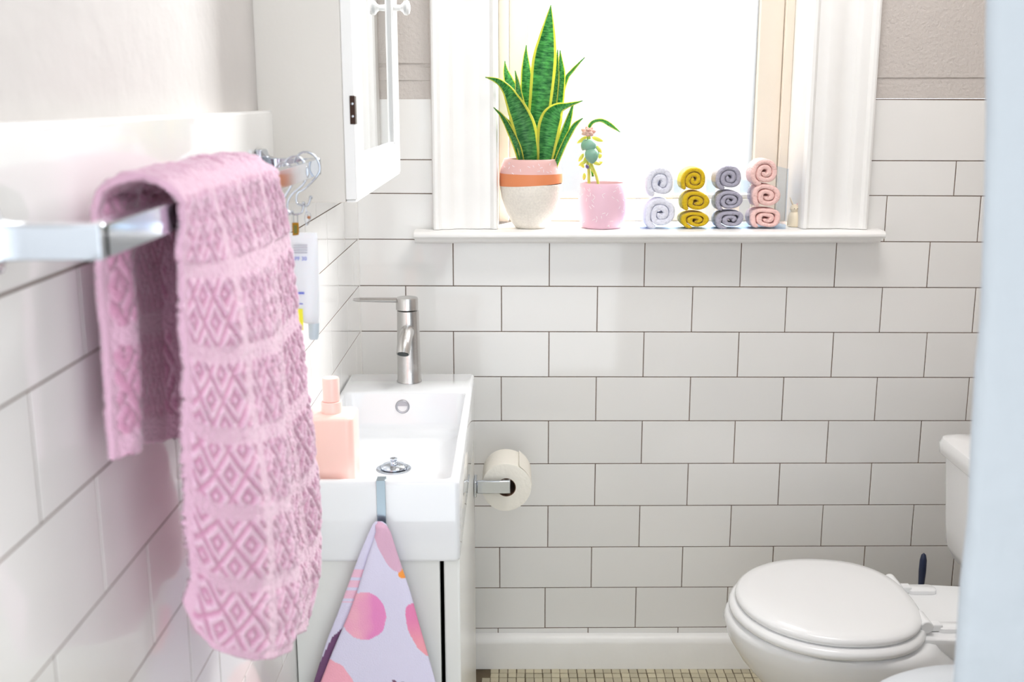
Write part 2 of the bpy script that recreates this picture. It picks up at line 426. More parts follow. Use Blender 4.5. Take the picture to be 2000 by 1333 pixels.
# ------------------------------------------------------------------ vanity cabinet and basin
van = thing('vanity_cabinet', 'narrow white vanity cabinet under the small basin', 'cabinet', (.125, -.5, 0))
VY0, VY1, VX = -.800, -.185, .250; VZ = .612
m = MB(); m.box(.226, VX, VY0, VY1, .0, VZ-.001); m.build('side_panel', M_van, van, bevel=.003, segs=3)
m = MB(); m.box(.004, .02, VY0+.02, VY1, 0, VZ-.001); m.build('side_panel', M_van, van, bevel=.001)
m = MB(); m.box(.02, .226, VY1-.012, VY1, .0, VZ-.001); m.build('back_panel', M_van, van)
m = MB(); m.box(.02, .226, VY0+.03, VY1-.012, .10, .115); m.box(.02, .226, VY0+.03, VY1-.012, .34, .355); m.box(.02, .226, VY0+.06, VY0+.07, .0, .10); m.build('shelf', M_dark, van, smooth_=False)
m = MB(); m.box(.0015, .2200, VY0-.002, VY0+.016, .05, VZ-.0035); m.build('door', M_van, van, bevel=.0012)
sb = thing('washbasin', 'small white rectangular washbasin set against the left wall', 'basin', (.126, -.49, .61))
bx0, bx1, by0, by1 = .0015, .2515, -.816, -.170; bc = ((bx0+bx1)/2, (by0+by1)/2); hx, hy = (bx1-bx0)/2, (by1-by0)/2
ZT = .738
R = [rrect(*bc, hx-.004, hy-.004, .007, VZ), rrect(*bc, hx-.001, hy-.001, .008, VZ+.002), rrect(*bc, hx, hy, .009, VZ+.006), rrect(*bc, hx, hy, .009, ZT-.006),
     rrect(*bc, hx-.0012, hy-.0012, .009, ZT-.002), rrect(*bc, hx-.004, hy-.004, .008, ZT)]
ix0, ix1, iy0, iy1 = .012, .2385, -.803, -.313; ic = ((ix0+ix1)/2, (iy0+iy1)/2); jx, jy = (ix1-ix0)/2, (iy1-iy0)/2
zf = .661
R += [rrect(*ic, jx+.003, jy+.003, .014, ZT), rrect(*ic, jx+.0006, jy+.0006, .014, ZT-.001), rrect(*ic, jx-.0005, jy-.0005, .016, ZT-.004), rrect(*ic, jx-.003, jy-.005, .018, zf+.02),
      rrect(*ic, jx-.0055, jy-.009, .02, zf+.008), rrect(*ic, jx-.012, jy-.018, .02, zf+.0012), rrect(*ic, jx-.03, jy-.04, .02, zf-.001)]
dc = (.1235, -.522)
R += [rrect(*dc, .05, .05, .0499, zf-.0035), rrect(*dc, .028, .028, .0279, zf-.005), rrect(*dc, .027, .027, .0269, zf-.012)]
m = MB(); m.loft(R); m.build('basin', M_ceram, sb, angle=60)
m = MB(); m.lathe([(.030, 0), (.030, .0012), (.027, .002), (.024, .001), (.0235, -.006)], (*dc, zf-.0045), 40, cap1=False); 
m.lathe([(.0225, -.001), (.0225, .001), (.019, .005), (.009, .0068), (.0055, .007), (.0045, .010), (.0065, .013), (.0065, .016), (.003, .0175)], (*dc, zf-.0015), 40)
m.build('drain_plug', M_chrome, sb)
oc = atY(786, 795, -.3165)
m = MB(); m.lathe([(.0135, .004), (.0135, -.001), (.0115, -.0026), (.0095, -.002), (.0093, .0)], (oc.x, -.3155, oc.z), 32, 'Y'); m.build('overflow_cap', mat('satin grey', srgb(176, 176, 182), .35, .7), sb)

# faucet
fc = Vector((.1255, -.232, ZT+.0003))
fa = thing('faucet', 'brushed nickel single lever faucet on the basin', 'faucet', fc)
m = MB(); m.lathe([(.0245, 0), (.0245, .002), (.0232, .004), (.0228, .03), (.0212, .14), (.0212, .1415), (.0200, .142)], fc, 48); m.build('body', M_nickel, fa)
hd = fc+Vector((-.0015, 0, .1435)); m = MB(); m.lathe([(.0203, 0), (.0215, .0008), (.0215, .021), (.0205, .0235), (.016, .0245), (.002, .0245)], hd, 48); m.build('lever_head', M_nickel, fa)
m = MB(); a = hd+Vector((-.012, 0, .0185)); R = []
for i in range(13):
    t = i/12; x = a.x-.092*t; w = lerp(.0085, .0075, t)*(1 if t < .93 else .6); h = lerp(.0052, .0040, t)*(1 if t < .97 else .6)
    c = Vector((x, a.y, a.z+.001*t)); R.append([c+Vector((0, w*math.cos(q*PI/6), h*math.sin(q*PI/6))) for q in range(12)])
m.loft(R); m.build('lever', M_nickel, fa)
sp = [fc+Vector((0, -.008, .100)), fc+Vector((0, -.028, .1035)), fc+Vector((-.001, -.052, .099)), fc+Vector((-.002, -.072, .087)), fc+Vector((-.003, -.082, .073))]
m = MB(); pa = spline(sp, 5); m.tube(pa, [lerp(.0145, .0125, i/(len(pa)-1)) for i in range(len(pa))], 24, caps=True); m.build('spout', M_nickel, fa)
e = pa[-1]; d = (pa[-1]-pa[-2]).normalized()
m = MB(); m.tube([e-d*.002, e+d*.0008], .0105, 24); m.build('aerator', mat('aerator dark', srgb(52, 60, 60), .4, .6), fa)

# soap dispenser in the near left corner of the basin
so = Vector((.060, -.757, zf-.0002))
sd = thing('soap_dispenser', 'peach pink square soap bottle with pump in the basin', 'soap dispenser', so)
R = [rrect(so.x, so.y, .033, .033, .010, so.z), rrect(so.x, so.y, .0355, .0355, .012, so.z+.003), rrect(so.x, so.y, .036, .036, .012, so.z+.160),
     rrect(so.x, so.y, .0355, .0355, .012, so.z+.1625), rrect(so.x, so.y, .034, .034, .011, so.z+.164), rrect(so.x, so.y, .015, .015, .0149, so.z+.1655)]
m = MB(); m.loft(R); m.build('bottle', M_soap, sd, angle=50)
m = MB(); m.lathe([(.0155, 0), (.0155, .015), (.0145, .017), (.0105, .0175)], so+Vector((0, 0, .165)), 36); m.build('collar', M_soapcap, sd)
m = MB(); m.lathe([(.0105, 0), (.0125, .001), (.0125, .034), (.0115, .036), (.003, .0365)], so+Vector((0, 0, .182)), 36); m.build('pump_head', M_soapcap, sd)

# steel over-the-edge hook on the basin front
hk = thing('towel_hook', 'flat steel hook over the basin front edge', 'hook', (.1375, by0, ZT))
path = [(0, .012, -.030), (0, .0155, -.01), (0, .0155, .0015), (0, -.0018, .0015), (0, -.0018, -.055), (0, -.003, -.066), (0, -.010, -.072), (0, -.017, -.070), (0, -.019, -.062)]
m = MB(); R = []
P3 = [Vector((.1375, by0, ZT))+Vector(p) for p in path]
for i, p in enumerate(P3):
    t = (P3[min(i+1, len(P3)-1)]-P3[max(i-1, 0)]).normalized(); n = Vector((1, 0, 0)).cross(t)*.0008
    R.append([p+Vector((-.0065, 0, 0))+n, p+Vector((.0065, 0, 0))+n, p+Vector((.0065, 0, 0))-n, p+Vector((-.0065, 0, 0))-n])
m.loft(R); m.build('strap', M_steelblue, hk, bevel=.0003)

# ------------------------------------------------------------------ printed tea towel
tt = thing('tea_towel', 'white tea towel printed with pink blobs hanging from basin hook', 'towel', (.14, -.835, .68))
Lp = [(1019, 733), (1026, 727), (1040, 721), (1080, 704), (1110, 693), (1200, 660), (1250, 640), (1333, 614), (1480, 566)]
Sp = [(1019, 736), (1026, 735), (1040, 736), (1060, 730), (1090, 720), (1160, 698), (1200, 683), (1275, 651), (1333, 628), (1480, 575)]
Rp = [(1019, 744), (1026, 753), (1040, 761), (1090, 777), (1160, 801), (1215, 816), (1280, 835), (1333, 850), (1480, 885)]
def tcol(px, py, front):
    wht = srgb(214, 210, 232)
    def el(cx, cy, rx, ry, a=0):
        c, s = math.cos(a), math.sin(a); dx, dy = px-cx, py-cy; u, v = (dx*c+dy*s)/rx, (-dx*s+dy*c)/ry
        return u*u+v*v + .12*noise.noise(Vector((px*.05, py*.05, 4)))
    if not front:
        if 1112 < py < 1176 and (py-1112) % 21 < 15: return srgb(232, 186, 208)
        if py > 1208:
            lim = 1208+(690-px)*.9
            if py > lim and px > interp(py, [(1208, 690), (1240, 652), (1290, 628), (1333, 600), (1480, 540)]): return srgb(112, 74, 112)
        return wht
    if el(712, 1204, 42, 47) < 1:
        t = max(0, min(1, smooth((px-690)/50)+.5*noise.noise(Vector((px*.04, py*.03, 1)))))
        a, b = srgb(236, 172, 192), srgb(228, 138, 192)
        return tuple(lerp(a[i], b[i], t) for i in range(4))
    if el(757, 1068, 17, 54, -.42) < 1: return srgb(214, 172, 196)
    if el(786, 1121, 9, 9) < 1: return srgb(244, 156, 72)
    if el(826, 1232, 26, 58, -.45) < 1:
        t = smooth((py-1200)/70); a, b = srgb(226, 130, 176), srgb(236, 158, 170)
        return tuple(lerp(a[i], b[i], t) for i in range(4))
    if el(645, 1345, 46, 62, -.5) < 1: return srgb(240, 170, 188)
    if el(773, 1333, 3, 9, -.9) < 1 or el(786, 1340, 4, 9, .2) < 1: return srgb(120, 84, 110)
    if el(760, 1420, 40, 30) < 1: return srgb(240, 140, 180)
    return wht
rows, nb, nf = 230, 16, 110
vs, cs = [], []
for i in range(rows+1):
    py = lerp(1019, 1470, i/rows); t = i/rows
    xl, xs, xr = interp(py, Lp), interp(py, Sp), interp(py, Rp)
    open_ = smooth(t*3.5)
    for j in range(nb+1):
        u = j/nb; px = lerp(xl, min(xs+12*open_, xr), u); Y = -.832-.004*math.sin(u*PI)*open_-.003*(1-open_)
        vs.append(atY(px, py, Y)); cs.append(tcol(px, py, False))
    for j in range(nf+1):
        u = j/nf; px = lerp(xs, xr, u)
        bul = math.sin(u*PI)**.6; Y = -.838-.010*bul*(.5+.5*open_)-.006*open_*smooth(1-u*2.0)
        Y += .0022*math.sin(u*9+t*5)*open_*t*bul
        if t < .03: Y = lerp(-.832, Y, smooth(t/.03))
        vs.append(atY(px, py, Y)); cs.append(tcol(px, py, True))
w = nb+nf+2; fs = []
for i in range(rows):
    for j in range(w-1): a = i*w+j; fs.append((a, a+1, a+w+1, a+w))
M_tea = mat('printed cotton', (1, 1, 1, 1), .9, bump=.0008, bscale=500, attr='print', sheen=.2)
o = mk('cloth', vs, fs, M_tea, tt, angle=180)
ca = o.data.color_attributes.new('print', 'FLOAT_COLOR', 'POINT')
for i, c in enumerate(cs): ca.data[i].color = c
s_ = o.modifiers.new('t', 'SOLIDIFY'); s_.thickness = .0015; s_.offset = 1

# ------------------------------------------------------------------ toilet roll and holder
rc = Vector((.3155, -.2, .5105))
th = thing('roll_holder', 'chrome toilet roll holder on the vanity side', 'holder', (VX, -.21, .513))
m = MB(); m.box(VX+.0005, VX+.006, -.235, -.19, .497, .53); m.build('mount_plate', M_chrome, th, bevel=.001)
m = MB(); m.box(VX+.006, rc.x+.008, -.2215, -.2135, .500, .5265); m.box(rc.x-.0065, rc.x+.008, -.2135, -.098, .506, .5243); m.build('arm', M_chrome, th, bevel=.0012)
tr_ = thing('toilet_roll', 'white toilet paper roll on the chrome arm', 'toilet paper', (rc.x, -.15, .46))
m = MB(); n = 72; R = []
RR = .0505
def rad(a): return RR+.0007*math.sin(a*3+1)
for (yy, k) in ((-.2, -.003), (-.2015, 0), (-.2005, 0), (-.104, 0), (-.102, -.001), (-.101, -.004)):
    R.append([Vector((rc.x+(rad(2*PI*j/n)+k)*math.cos(2*PI*j/n), yy, rc.z-.004+(rad(2*PI*j/n)+k)*math.sin(2*PI*j/n))) for j in range(n)])
R[0] = [Vector((p.x, -.2022, p.z)) for p in R[0]]
inner = [[Vector((rc.x+.0195*math.cos(2*PI*j/n), yy, rc.z-.004+.0195*math.sin(2*PI*j/n))) for j in range(n)] for yy in (-.101, -.2022)]
m.loft([inner[1]]+R+[inner[0]], False, False); m.build('paper', M_paper, tr_, angle=50)
m = MB(); m.loft([[Vector((rc.x+r*math.cos(2*PI*j/n), yy, rc.z-.004+r*math.sin(2*PI*j/n))) for j in range(n)] for r, yy in ((.0195, -.2022), (.0182, -.2022), (.0182, -.101), (.0195, -.101))], False, False); m.build('core', M_card, tr_)
m = MB(); R = []
for i in range(9):
    a = math.radians(60-i*7); rr = RR+.0016+(.0015 if i == 0 else 0)
    R.append([Vector((rc.x+rr*math.cos(a), yy, rc.z-.004+rr*math.sin(a))) for yy in (-.2, -.102)]+[Vector((rc.x+(rr-.0008)*math.cos(a), yy, rc.z-.004+(rr-.0008)*math.sin(a))) for yy in (-.102, -.2)])
m.loft(R); m.build('loose_end', M_paper, tr_)

# ------------------------------------------------------------------ towel bar, hooks and what hangs on them
BX = .070
tb = thing('towel_bar', 'square chrome towel bar along the left wall', 'towel bar', (.0025, -1.28, 1.2))
m = MB(); m.box(BX, BX+.012, -1.672, -.905, 1.186, 1.207); m.build('bar', M_chrome, tb, bevel=.0008)
for yy, zz in ((-1.672, 1.1965), (-.905, 1.1965)):
    m = MB(); R = []
    for x, hw, hh in ((.0028, .017, .022), (.008, .017, .022), (.011, .0165, .0215), (.016, .010, .0135), (.022, .008, .0112), (.035, .0075, .0108), (BX+.012, .0075, .0108)):
        yc = yy+.0 ; R.append([Vector((x, yc+a*hw, zz+b*hh)) for a, b in ((-1, -1), (1, -1), (1, 1), (-1, 1))])
    m.loft(R); m.build('bracket', M_chrome, tb, bevel=.001)
def s_hook(px_pts, Y, label):
    pts = spline([atY(x, y, Y+dy) for x, y, dy in px_pts], 7)
    h = thing('s_hook', label, 'hook', pts[0], 'chrome hooks on the towel bar')
    m = MB(); m.tube(pts, .0014, 10); m.build('wire', M_chrome, h)
    m = MB(); e = pts[-1]; m.lathe([(.0004, -.0024), (.0018, -.0018), (.0025, 0), (.0018, .0018), (.0004, .0024)], e, 14); m.build('ball_tip', M_chrome, h)
    return h
def loopY(cx): return cx
s_hook([(533, 352, .0), (537, 330, 0), (548, 319, 0), (562, 323, 0), (571, 340, 0), (571, 358, 0), (560, 378, -.002), (551, 395, -.004), (550, 412, -.005), (560, 420, -.005), (570, 415, -.005)], -1.045, 'chrome wire hook nearest the pink towel')
s_hook([(548, 350, .0), (552, 325, 0), (566, 308, 0), (584, 307, 0), (597, 322, 0), (601, 340, 0), (592, 360, 0), (570, 380, -.002), (562, 396, -.004), (563, 413, -.005), (575, 419, -.005), (589, 415, -.005), (593, 398, -.005)], -.995, 'middle chrome wire hook holding the gold pendant')
s_hook([(573, 330, .0), (577, 310, 0), (590, 298, 0), (606, 299, 0), (619, 310, 0), (625, 330, 0), (617, 347, 0), (596, 368, 0), (581, 378, -.002), (579, 395, -.004), (586, 401, -.005), (600, 402, -.005), (607, 386, -.005)], -.945, 'chrome wire hook nearest the cabinet, holding a charm')
# gold pendant
Yp = -1.0
pc = atY(577, 447, Yp)
gp = thing('gold_pendant', 'small rectangular aged gold pendant on a fine chain', 'pendant', pc)
a0, b0 = atY(570.5, 435, Yp), atY(584.5, 461, Yp)
m = MB()
m.box(a0.x, b0.x, Yp-.001, Yp+.001, b0.z, a0.z); m.build('plate', M_gold, gp, bevel=.0006)
c1, c2 = atY(574, 440, Yp), atY(581, 456, Yp)
m = MB(); m.box(c1.x, c2.x, Yp-.0015, Yp-.0009, c2.z, c1.z); m.build('inlay', mat('verdigris', srgb(120, 120, 60), .5, .4), gp)
m = MB(); m.tube([atY(573, 419, Yp-.005), atY(573, 437, Yp)], .0005, 6); m.tube([atY(581, 419, Yp-.005), atY(581, 437, Yp)], .0005, 6); m.build('chain', M_chrome, gp)
# dangling charm
Yc = -.95
cc = atY(600, 425, Yc)
ch = thing('bead_charm', 'tiny wire charm with a copper bead on the last hook', 'charm', cc)
m = MB(); m.tube(spline([atY(597, 400, Yc-.005), atY(598, 412, Yc), atY(601, 425, Yc), atY(598, 440, Yc)], 5), .0006, 6); m.tube(spline([atY(598, 412, Yc), atY(607, 420, Yc), atY(603, 436, Yc), atY(598, 440, Yc), atY(595, 425, Yc), atY(598, 412, Yc)], 4), .0005, 6); m.build('wire', M_chrome, ch)
m = MB(); b = atY(603, 425, Yc-.002); m.lathe([(.0003, -.0022), (.0018, -.0014), (.0022, 0), (.0018, .0014), (.0003, .0022)], b, 12); m.build('bead', mat('copper bead', srgb(176, 120, 84), .4, .6), ch)
# cream tube hanging cap down
Yt = -1.0
tu = thing('cream_tube', 'white squeeze tube with blue lettering hanging below the hooks', 'tube', atY(597, 660, Yt))
def tubering(pl, pr, y, th, nn=24):
    a, b = atY(pl, y, Yt), atY(pr, y, Yt); c = (a+b)/2; hw = (b.x-a.x)/2
    return [c+Vector((hw*math.cos(2*PI*q/nn), th*math.sin(2*PI*q/nn), 0)) for q in range(nn)]
R = [tubering(560, 618, 455, .0008), tubering(560, 620, 462, .0012), tubering(561, 622, 500, .006), tubering(564, 624, 560, .0105), tubering(568, 625, 610, .0125), tubering(576, 624, 626, .0115), tubering(594, 624, 631, .0065)]
m = MB(); m.loft(R); m.build('tube_body', M_tube, tu, angle=50)
R = [tubering(601, 624, 630, .0055), tubering(602, 624, 634, .0056), tubering(603, 623, 658, .0052), tubering(605, 621, 663, .0045)]
m = MB(); m.loft(R); m.build('cap', M_tubecap, tu, angle=50)
def patch(name, mt, px0, px1, py0, py1, dep):
    a, b = atY(px0, py1, Yt-dep), atY(px1, py0, Yt-dep)
    mb = MB(); mb.box(a.x, b.x, Yt-dep, Yt-dep+.0006, a.z, b.z); return mb.build(name, mt, tu)
patch('yellow_band', M_yellow, 575, 591, 604, 645, .0134)
tx = bpy.data.curves.new('lettering', 'FONT'); 
def text(s, px, py, size, mt, dep, parent):
    c = bpy.data.curves.new('lettering', 'FONT'); c.body = s; c.size = size; c.extrude = .0001
    o = bpy.data.objects.new('lettering', c); me = bpy.data.meshes.new_from_object(o); bpy.data.objects.remove(o)
    me.materials.append(mt); o = bpy.data.objects.new('lettering', me); COL.objects.link(o)
    o.matrix_world = Matrix.Translation(atY(px, py, Yt-dep)) @ Matrix.Rotation(PI/2, 4, 'X')
    mw = o.matrix_world.copy(); o.parent = parent; o.matrix_parent_inverse = world(parent).inverted(); o.matrix_basis = mw
    return o
text('SPF 30', 571, 509, .0065, M_blue, .0085, tu)
for yy in (478, 483, 488, 493): patch('small_print', M_greyp, 573, 600, yy, yy+2, .0066)
patch('small_print', M_blue, 578, 594, 571, 575, .0118); patch('small_print', M_blue, 578, 591, 593, 595, .0125)

# ------------------------------------------------------------------ pink bath towel over the bar
YN = [(0, -1.535), (.5, -1.538), (1, -1.525)]     # near edge, front panel, by drop fraction
YF = [(0, -1.20), (.1, -1.165), (.5, -1.135), (.8, -1.09), (.93, -1.08), (1, -1.11)]
botZ = [(0, .882), (.03, .856), (.08, .832), (.25, .784), (.5, .742), (.78, .698), (.93, .708), (1, .735)]
backZ = [(0, 1.015), (.15, 1.010), (.4, .985), (1, .96)]
LF, LA, LB = .50, .085, .20
NS, NV = 330, 210
zt_ = 1.205
def relief(a, b):      # a along the length, b across, metres: jacquard blocks of nested diamonds
    P_, Q_ = .086, .112; bw = .014
    ua, ub = a % P_, b % Q_
    ea, eb = min(ua, P_-ua)-bw/2, min(ub, Q_-ub)-bw/2
    msk = smooth(min(ea, eb)/.005)
    c = .040; x, y = (b+a*.0)/c, a/(c*1.35)
    dx, dy = abs((x+y) % 1-.5), abs((x-y) % 1-.5); k = max(dx, dy)
    hgt = .5+.5*math.cos(k*6*PI)
    return msk, hgt
vs, cs = [], []
for i in range(NS+1):
    s = i/NS*(LF+LA+LB)
    for j in range(NV+1):
        v = j/NV
        bz, kz = interp(v, botZ), interp(v, backZ)
        if s < LF:
            t = 1-s/LF
            z = lerp(zt_, bz, t)
            y = lerp(interp(t, YN), interp(t, YF), v)
            k = smooth(t*3.2); wr = interp(v, [(0, 0), (.20, .86), (.27, 1), (.36, .93), (1, 0)])
            x = .0905+k*(lerp(-.004, -.022, t)*(1-min(1, v/.22)) + lerp(.012, .027, t)*wr)
            y = lerp(y, interp(t, YN)+v*.16, k*(1-smooth(v/.30))*.55)+.012*smooth((t-.75)/.25)*(1-min(1, v/.2))
            n = Vector((1, 0, 0)); n = Vector((lerp(1, .35, k*(1-smooth((v-.12)/.14))), -lerp(0, .93, k*(1-smooth((v-.12)/.14))), 0)).normalized()
            fold = (.007*math.sin(v*13+t*1.9+1.2)*smooth((v-.2)/.2))*smooth(t*2.2)+.005*noise.noise(Vector((v*4, t*4, 2)))
            x += fold
            e = smooth((v-.93)/.07); x -= .016*e*e
            x += .004*math.sin(t*PI)
            x -= .012*smooth((t-.9)/.1)*.5
            back = 0
        elif s < LF+LA:
            a = (s-LF)/LA*PI
            rx = .033; cxm = .0905-rx*1.0
            x = cxm+rx*math.cos(a); z = zt_+.023*math.sin(a)
            y = lerp(YN[0][1], YF[0][1], v)-.0*math.sin(a)
            z += .004*noise.noise(Vector((v*6, 1, 1)))*math.sin(a)
            z -= .008*smooth((v-.9)/.1)*math.sin(a)
            n = Vector((math.cos(a), 0, math.sin(a))); t = 0
        else:
            t = (s-LF-LA)/LB
            x = .0245-.002*smooth(t*2)+.004*math.sin(v*11+t*2)+.002*math.sin(v*23)
            z = lerp(zt_, kz, t); y = lerp(-1.535-.010*t, -1.200+.0*t, v); n = Vector((-1, 0, 0))
            x += .014*math.sin(v*10+1.5)*smooth(t*2)*smooth(v/.1)
            e = 1-smooth(v/.06); x -= .002*e
            x = max(.0165, x)
        msk, h = relief(s, v*.45)
        d = msk*(.0040*h-.0014)+.0012*noise.noise(Vector((s*160, v*70, 5)))
        if n.x < -.5 and x < .02: d *= .3
        p = Vector((x, y, z))+n*(d+.001)
        p.y += .0035*noise.noise(Vector((s*30, v*2, 8)))
        vs.append(p)
        a_, b_ = srgb(198, 138, 168), srgb(226, 190, 210)
        k = .65 if msk < .3 else h
        cs.append(tuple(lerp(a_[q], b_[q], k) for q in range(4)))
w = NV+1; fs = []
for i in range(NS):
    for j in range(NV): a = i*w+j; fs.append((a, a+1, a+w+1, a+w))
M_towel = mat('pink terry', (1, 1, 1, 1), .95, bump=.0022, bscale=330, attr='print', sheen=.5, detail=3)
bt = mk('bath_towel', vs, fs, M_towel, angle=180)
ca = bt.data.color_attributes.new('print', 'FLOAT_COLOR', 'POINT')
for i, c in enumerate(cs): ca.data[i].color = c
s_ = bt.modifiers.new('t', 'SOLIDIFY'); s_.thickness = .006; s_.offset = -1
tag(bt, 'thick pink jacquard bath towel draped over the towel bar', 'towel')

# ------------------------------------------------------------------ toilet
tc_ = (.905, -.462)
to = thing('toilet', 'white two-piece toilet with round closed lid beside right wall', 'toilet', (1.0, -.46, 0))
def egg(cx, cy, af, ab, b, z, n=64, e=2.5):
    P = []
    for j in range(n):
        a = 2*PI*j/n; c, s = math.cos(a), math.sin(a)
        ee = 2 if c < 0 else e
        x = cx+(af if c < 0 else ab)*(abs(c)**(2/ee))*(1 if c > 0 else -1); y = cy+b*(abs(s)**(2/ee))*(1 if s > 0 else -1)
        P.append(Vector((x, y, z)))
    return P
cx, cy = tc_
R = [egg(cx, cy, .158, .148, .165, .3755), egg(cx, cy, .163, .152, .170, .377), egg(cx, cy, .1655, .155, .1725, .382), egg(cx, cy, .1645, .154, .1715, .387), egg(cx, cy, .158, .149, .165, .3915),
     egg(cx, cy, .14, .135, .148, .3940), egg(cx, cy, .09, .09, .10, .3955), egg(cx, cy, .03, .03, .03, .396)]
m = MB(); m.loft(R); m.build('lid', M_plastic, to, angle=60)
R = [egg(cx, cy, .160, .15, .168, .3545), egg(cx, cy, .170, .157, .178, .356), egg(cx, cy, .1765, .162, .184, .362), egg(cx, cy, .176, .161, .1835, .368), egg(cx, cy, .171, .158, .179, .373), egg(cx, cy, .164, .152, .171, .3750), egg(cx, cy, .1, .1, .1, .3752)]
m = MB(); m.loft(R); m.build('seat', M_plastic, to, angle=60)
def bowl(z, xf, xb, b, e=2.4):
    c = (xf+xb)/2+.02; return egg(c, cy, c-xf, xb-c, b, z, e=e)
R = [bowl(0, .90, 1.26, .115), bowl(.012, .895, 1.262, .118), bowl(.05, .905, 1.25, .105), bowl(.12, .885, 1.24, .096), bowl(.17, .845, 1.235, .108), bowl(.22, .792, 1.225, .134), bowl(.27, .752, 1.19, .158),
     bowl(.31, .728, 1.14, .174), bowl(.34, .7195, 1.10, .181), bowl(.352, .724, 1.09, .179), bowl(.3542, .735, 1.08, .168)]
m = MB(); m.loft(R); m.build('bowl', M_toilet, to, angle=70)
R = []
for z, k in ((.27, .03), (.335, .006), (.352, 0), (.359, .001), (.3625, .006)):
    R.append([Vector((x+(k if x < 1.1 else 0), cy+(y*(1-k*4)), z)) for x, y in ((1.02, -.11), (1.10, -.115), (1.20, -.105), (1.38, -.105), (1.38, .105), (1.20, .105), (1.10, .115), (1.02, .11))])
m = MB(); m.loft(R); m.build('deck', M_toilet, to, bevel=.003, segs=3)
# tank
TX0, TX1 = 1.185, 1.400; ty0, ty1 = cy-.245, cy+.243
def tank(z, ix, iy, r=.03): return rrect((TX0+TX1)/2+ix/2, (ty0+ty1)/2, (TX1-TX0)/2-ix/2, (ty1-ty0)/2-iy, r, z)
R = [tank(.3635, .05, .06), tank(.37, .035, .045), tank(.385, .022, .03), tank(.41, .012, .018), tank(.45, .009, .013), tank(.585, .002, .004), tank(.592, .002, .004)]
m = MB(); m.loft(R); m.build('tank', M_toilet, to, angle=60)
R = [tank(.588, -.002, -.006), tank(.5925, -.006, -.010), tank(.612, -.007, -.011), tank(.622, -.003, -.007), tank(.627, .012, .008), tank(.6285, .05, .05)]
m = MB(); m.loft(R); m.build('tank_lid', M_toilet, to, angle=45)
for sy in (-1, 1):
    m = MB(); y0 = cy+sy*.077
    m.tube([(1.052, y0-.024, .378), (1.052, y0+.024, .378)], .0115, 18); 
    m.box(1.045, 1.085, y0-.010, y0+.010, .3635, .376)
    h = m.build('hinge', M_plastic, to, bevel=.002)
    m = MB(); R = [rrect(1.105, y0, .028, .014, .012, .3628), rrect(1.105, y0, .028, .014, .012, .370), rrect(1.105, y0, .025, .011, .0105, .3725)]
    m.loft(R); m.build('bolt_cover', M_plastic, h, angle=50)
# toilet brush behind
tbp = Vector((1.232, -.065, 0))
br = thing('toilet_brush', 'slim navy toilet brush handle standing behind the toilet', 'brush', tbp)
m = MB(); m.lathe([(.030, 0), (.032, .004), (.030, .11), (.026, .115), (.006, .116)], tbp, 28); m.build('holder', M_brush, br)
m = MB(); m.lathe([(.004, .116), (.004, .2), (.0065, .23), (.008, .262), (.0075, .288), (.005, .300), (.001, .304)], tbp, 20); m.build('handle', M_brush, br)

# white lidded bin in the near right corner
bc_ = (.895, -1.205)
bn = thing('waste_bin', 'white round-lidded bin in the lower right corner by the door frame', 'bin', (*bc_, 0))
m = MB(); m.lathe([(.125, 0), (.130, .004), (.155, .545), (.156, .550)], (*bc_, 0), 56); m.build('body', M_lid, bn)
m = MB(); m.lathe([(.158, .540), (.164, .543), (.166, .558), (.163, .568), (.152, .576), (.11, .585), (.05, .590), (.002, .591)], (*bc_, 0), 64); m.build('lid', M_lid, bn)

# ------------------------------------------------------------------ things on the sill
SZ = 1.0129
def slathe(prof, c, m, name, parent, n=56, cap0=True, cap1=True, **k): q = MB(); q.lathe(prof, c, n, 'Z', cap0, cap1); return q.build(name, m, parent, **k)
# snake plant
pc = Vector((.3675, .012, SZ))
sn = thing('snake_plant', 'tall variegated snake plant in a banded pot on the sill', 'plant', pc)
hs = .145
body = [(.030, 0), (.034, .002), (.041, .012), (.052, .034), (.0615, .062), (.0655, .085), (.0660, .0935)]
slathe(body+[(.0655, .0937)], pc, M_potw, 'pot', sn, cap1=False)
def ring_tilt(name, m, prof, sl0, sl1):
    n = 56; R = []
    for k, (r, h) in enumerate(prof):
        sl = sl0 if k == 0 else (sl1 if k == len(prof)-1 else lerp(sl0, sl1, k/(len(prof)-1)))
        R.append([pc+Vector((r*math.cos(2*PI*j/n), r*math.sin(2*PI*j/n), h+sl*math.cos(2*PI*j/n))) for j in range(n)])
    q = MB(); q.loft(R, False, False); return q.build(name, m, sn)
ring_tilt('orange_band', M_poto, [(.0661, .0925), (.0664, .102), (.0659, .1155)], .0035, -.0005)
slathe([(.0659, .1140), (.0640, .124), (.0600, .138), (.0582, .1435), (.0565, .1455), (.0545, .1450), (.0545, .130)], pc, M_potp, 'rim_band', sn, cap0=False, cap1=False)
slathe([(.0545, .1300), (.02, .132), (.001, .132)], pc, M_soil, 'soil', sn, cap0=False)
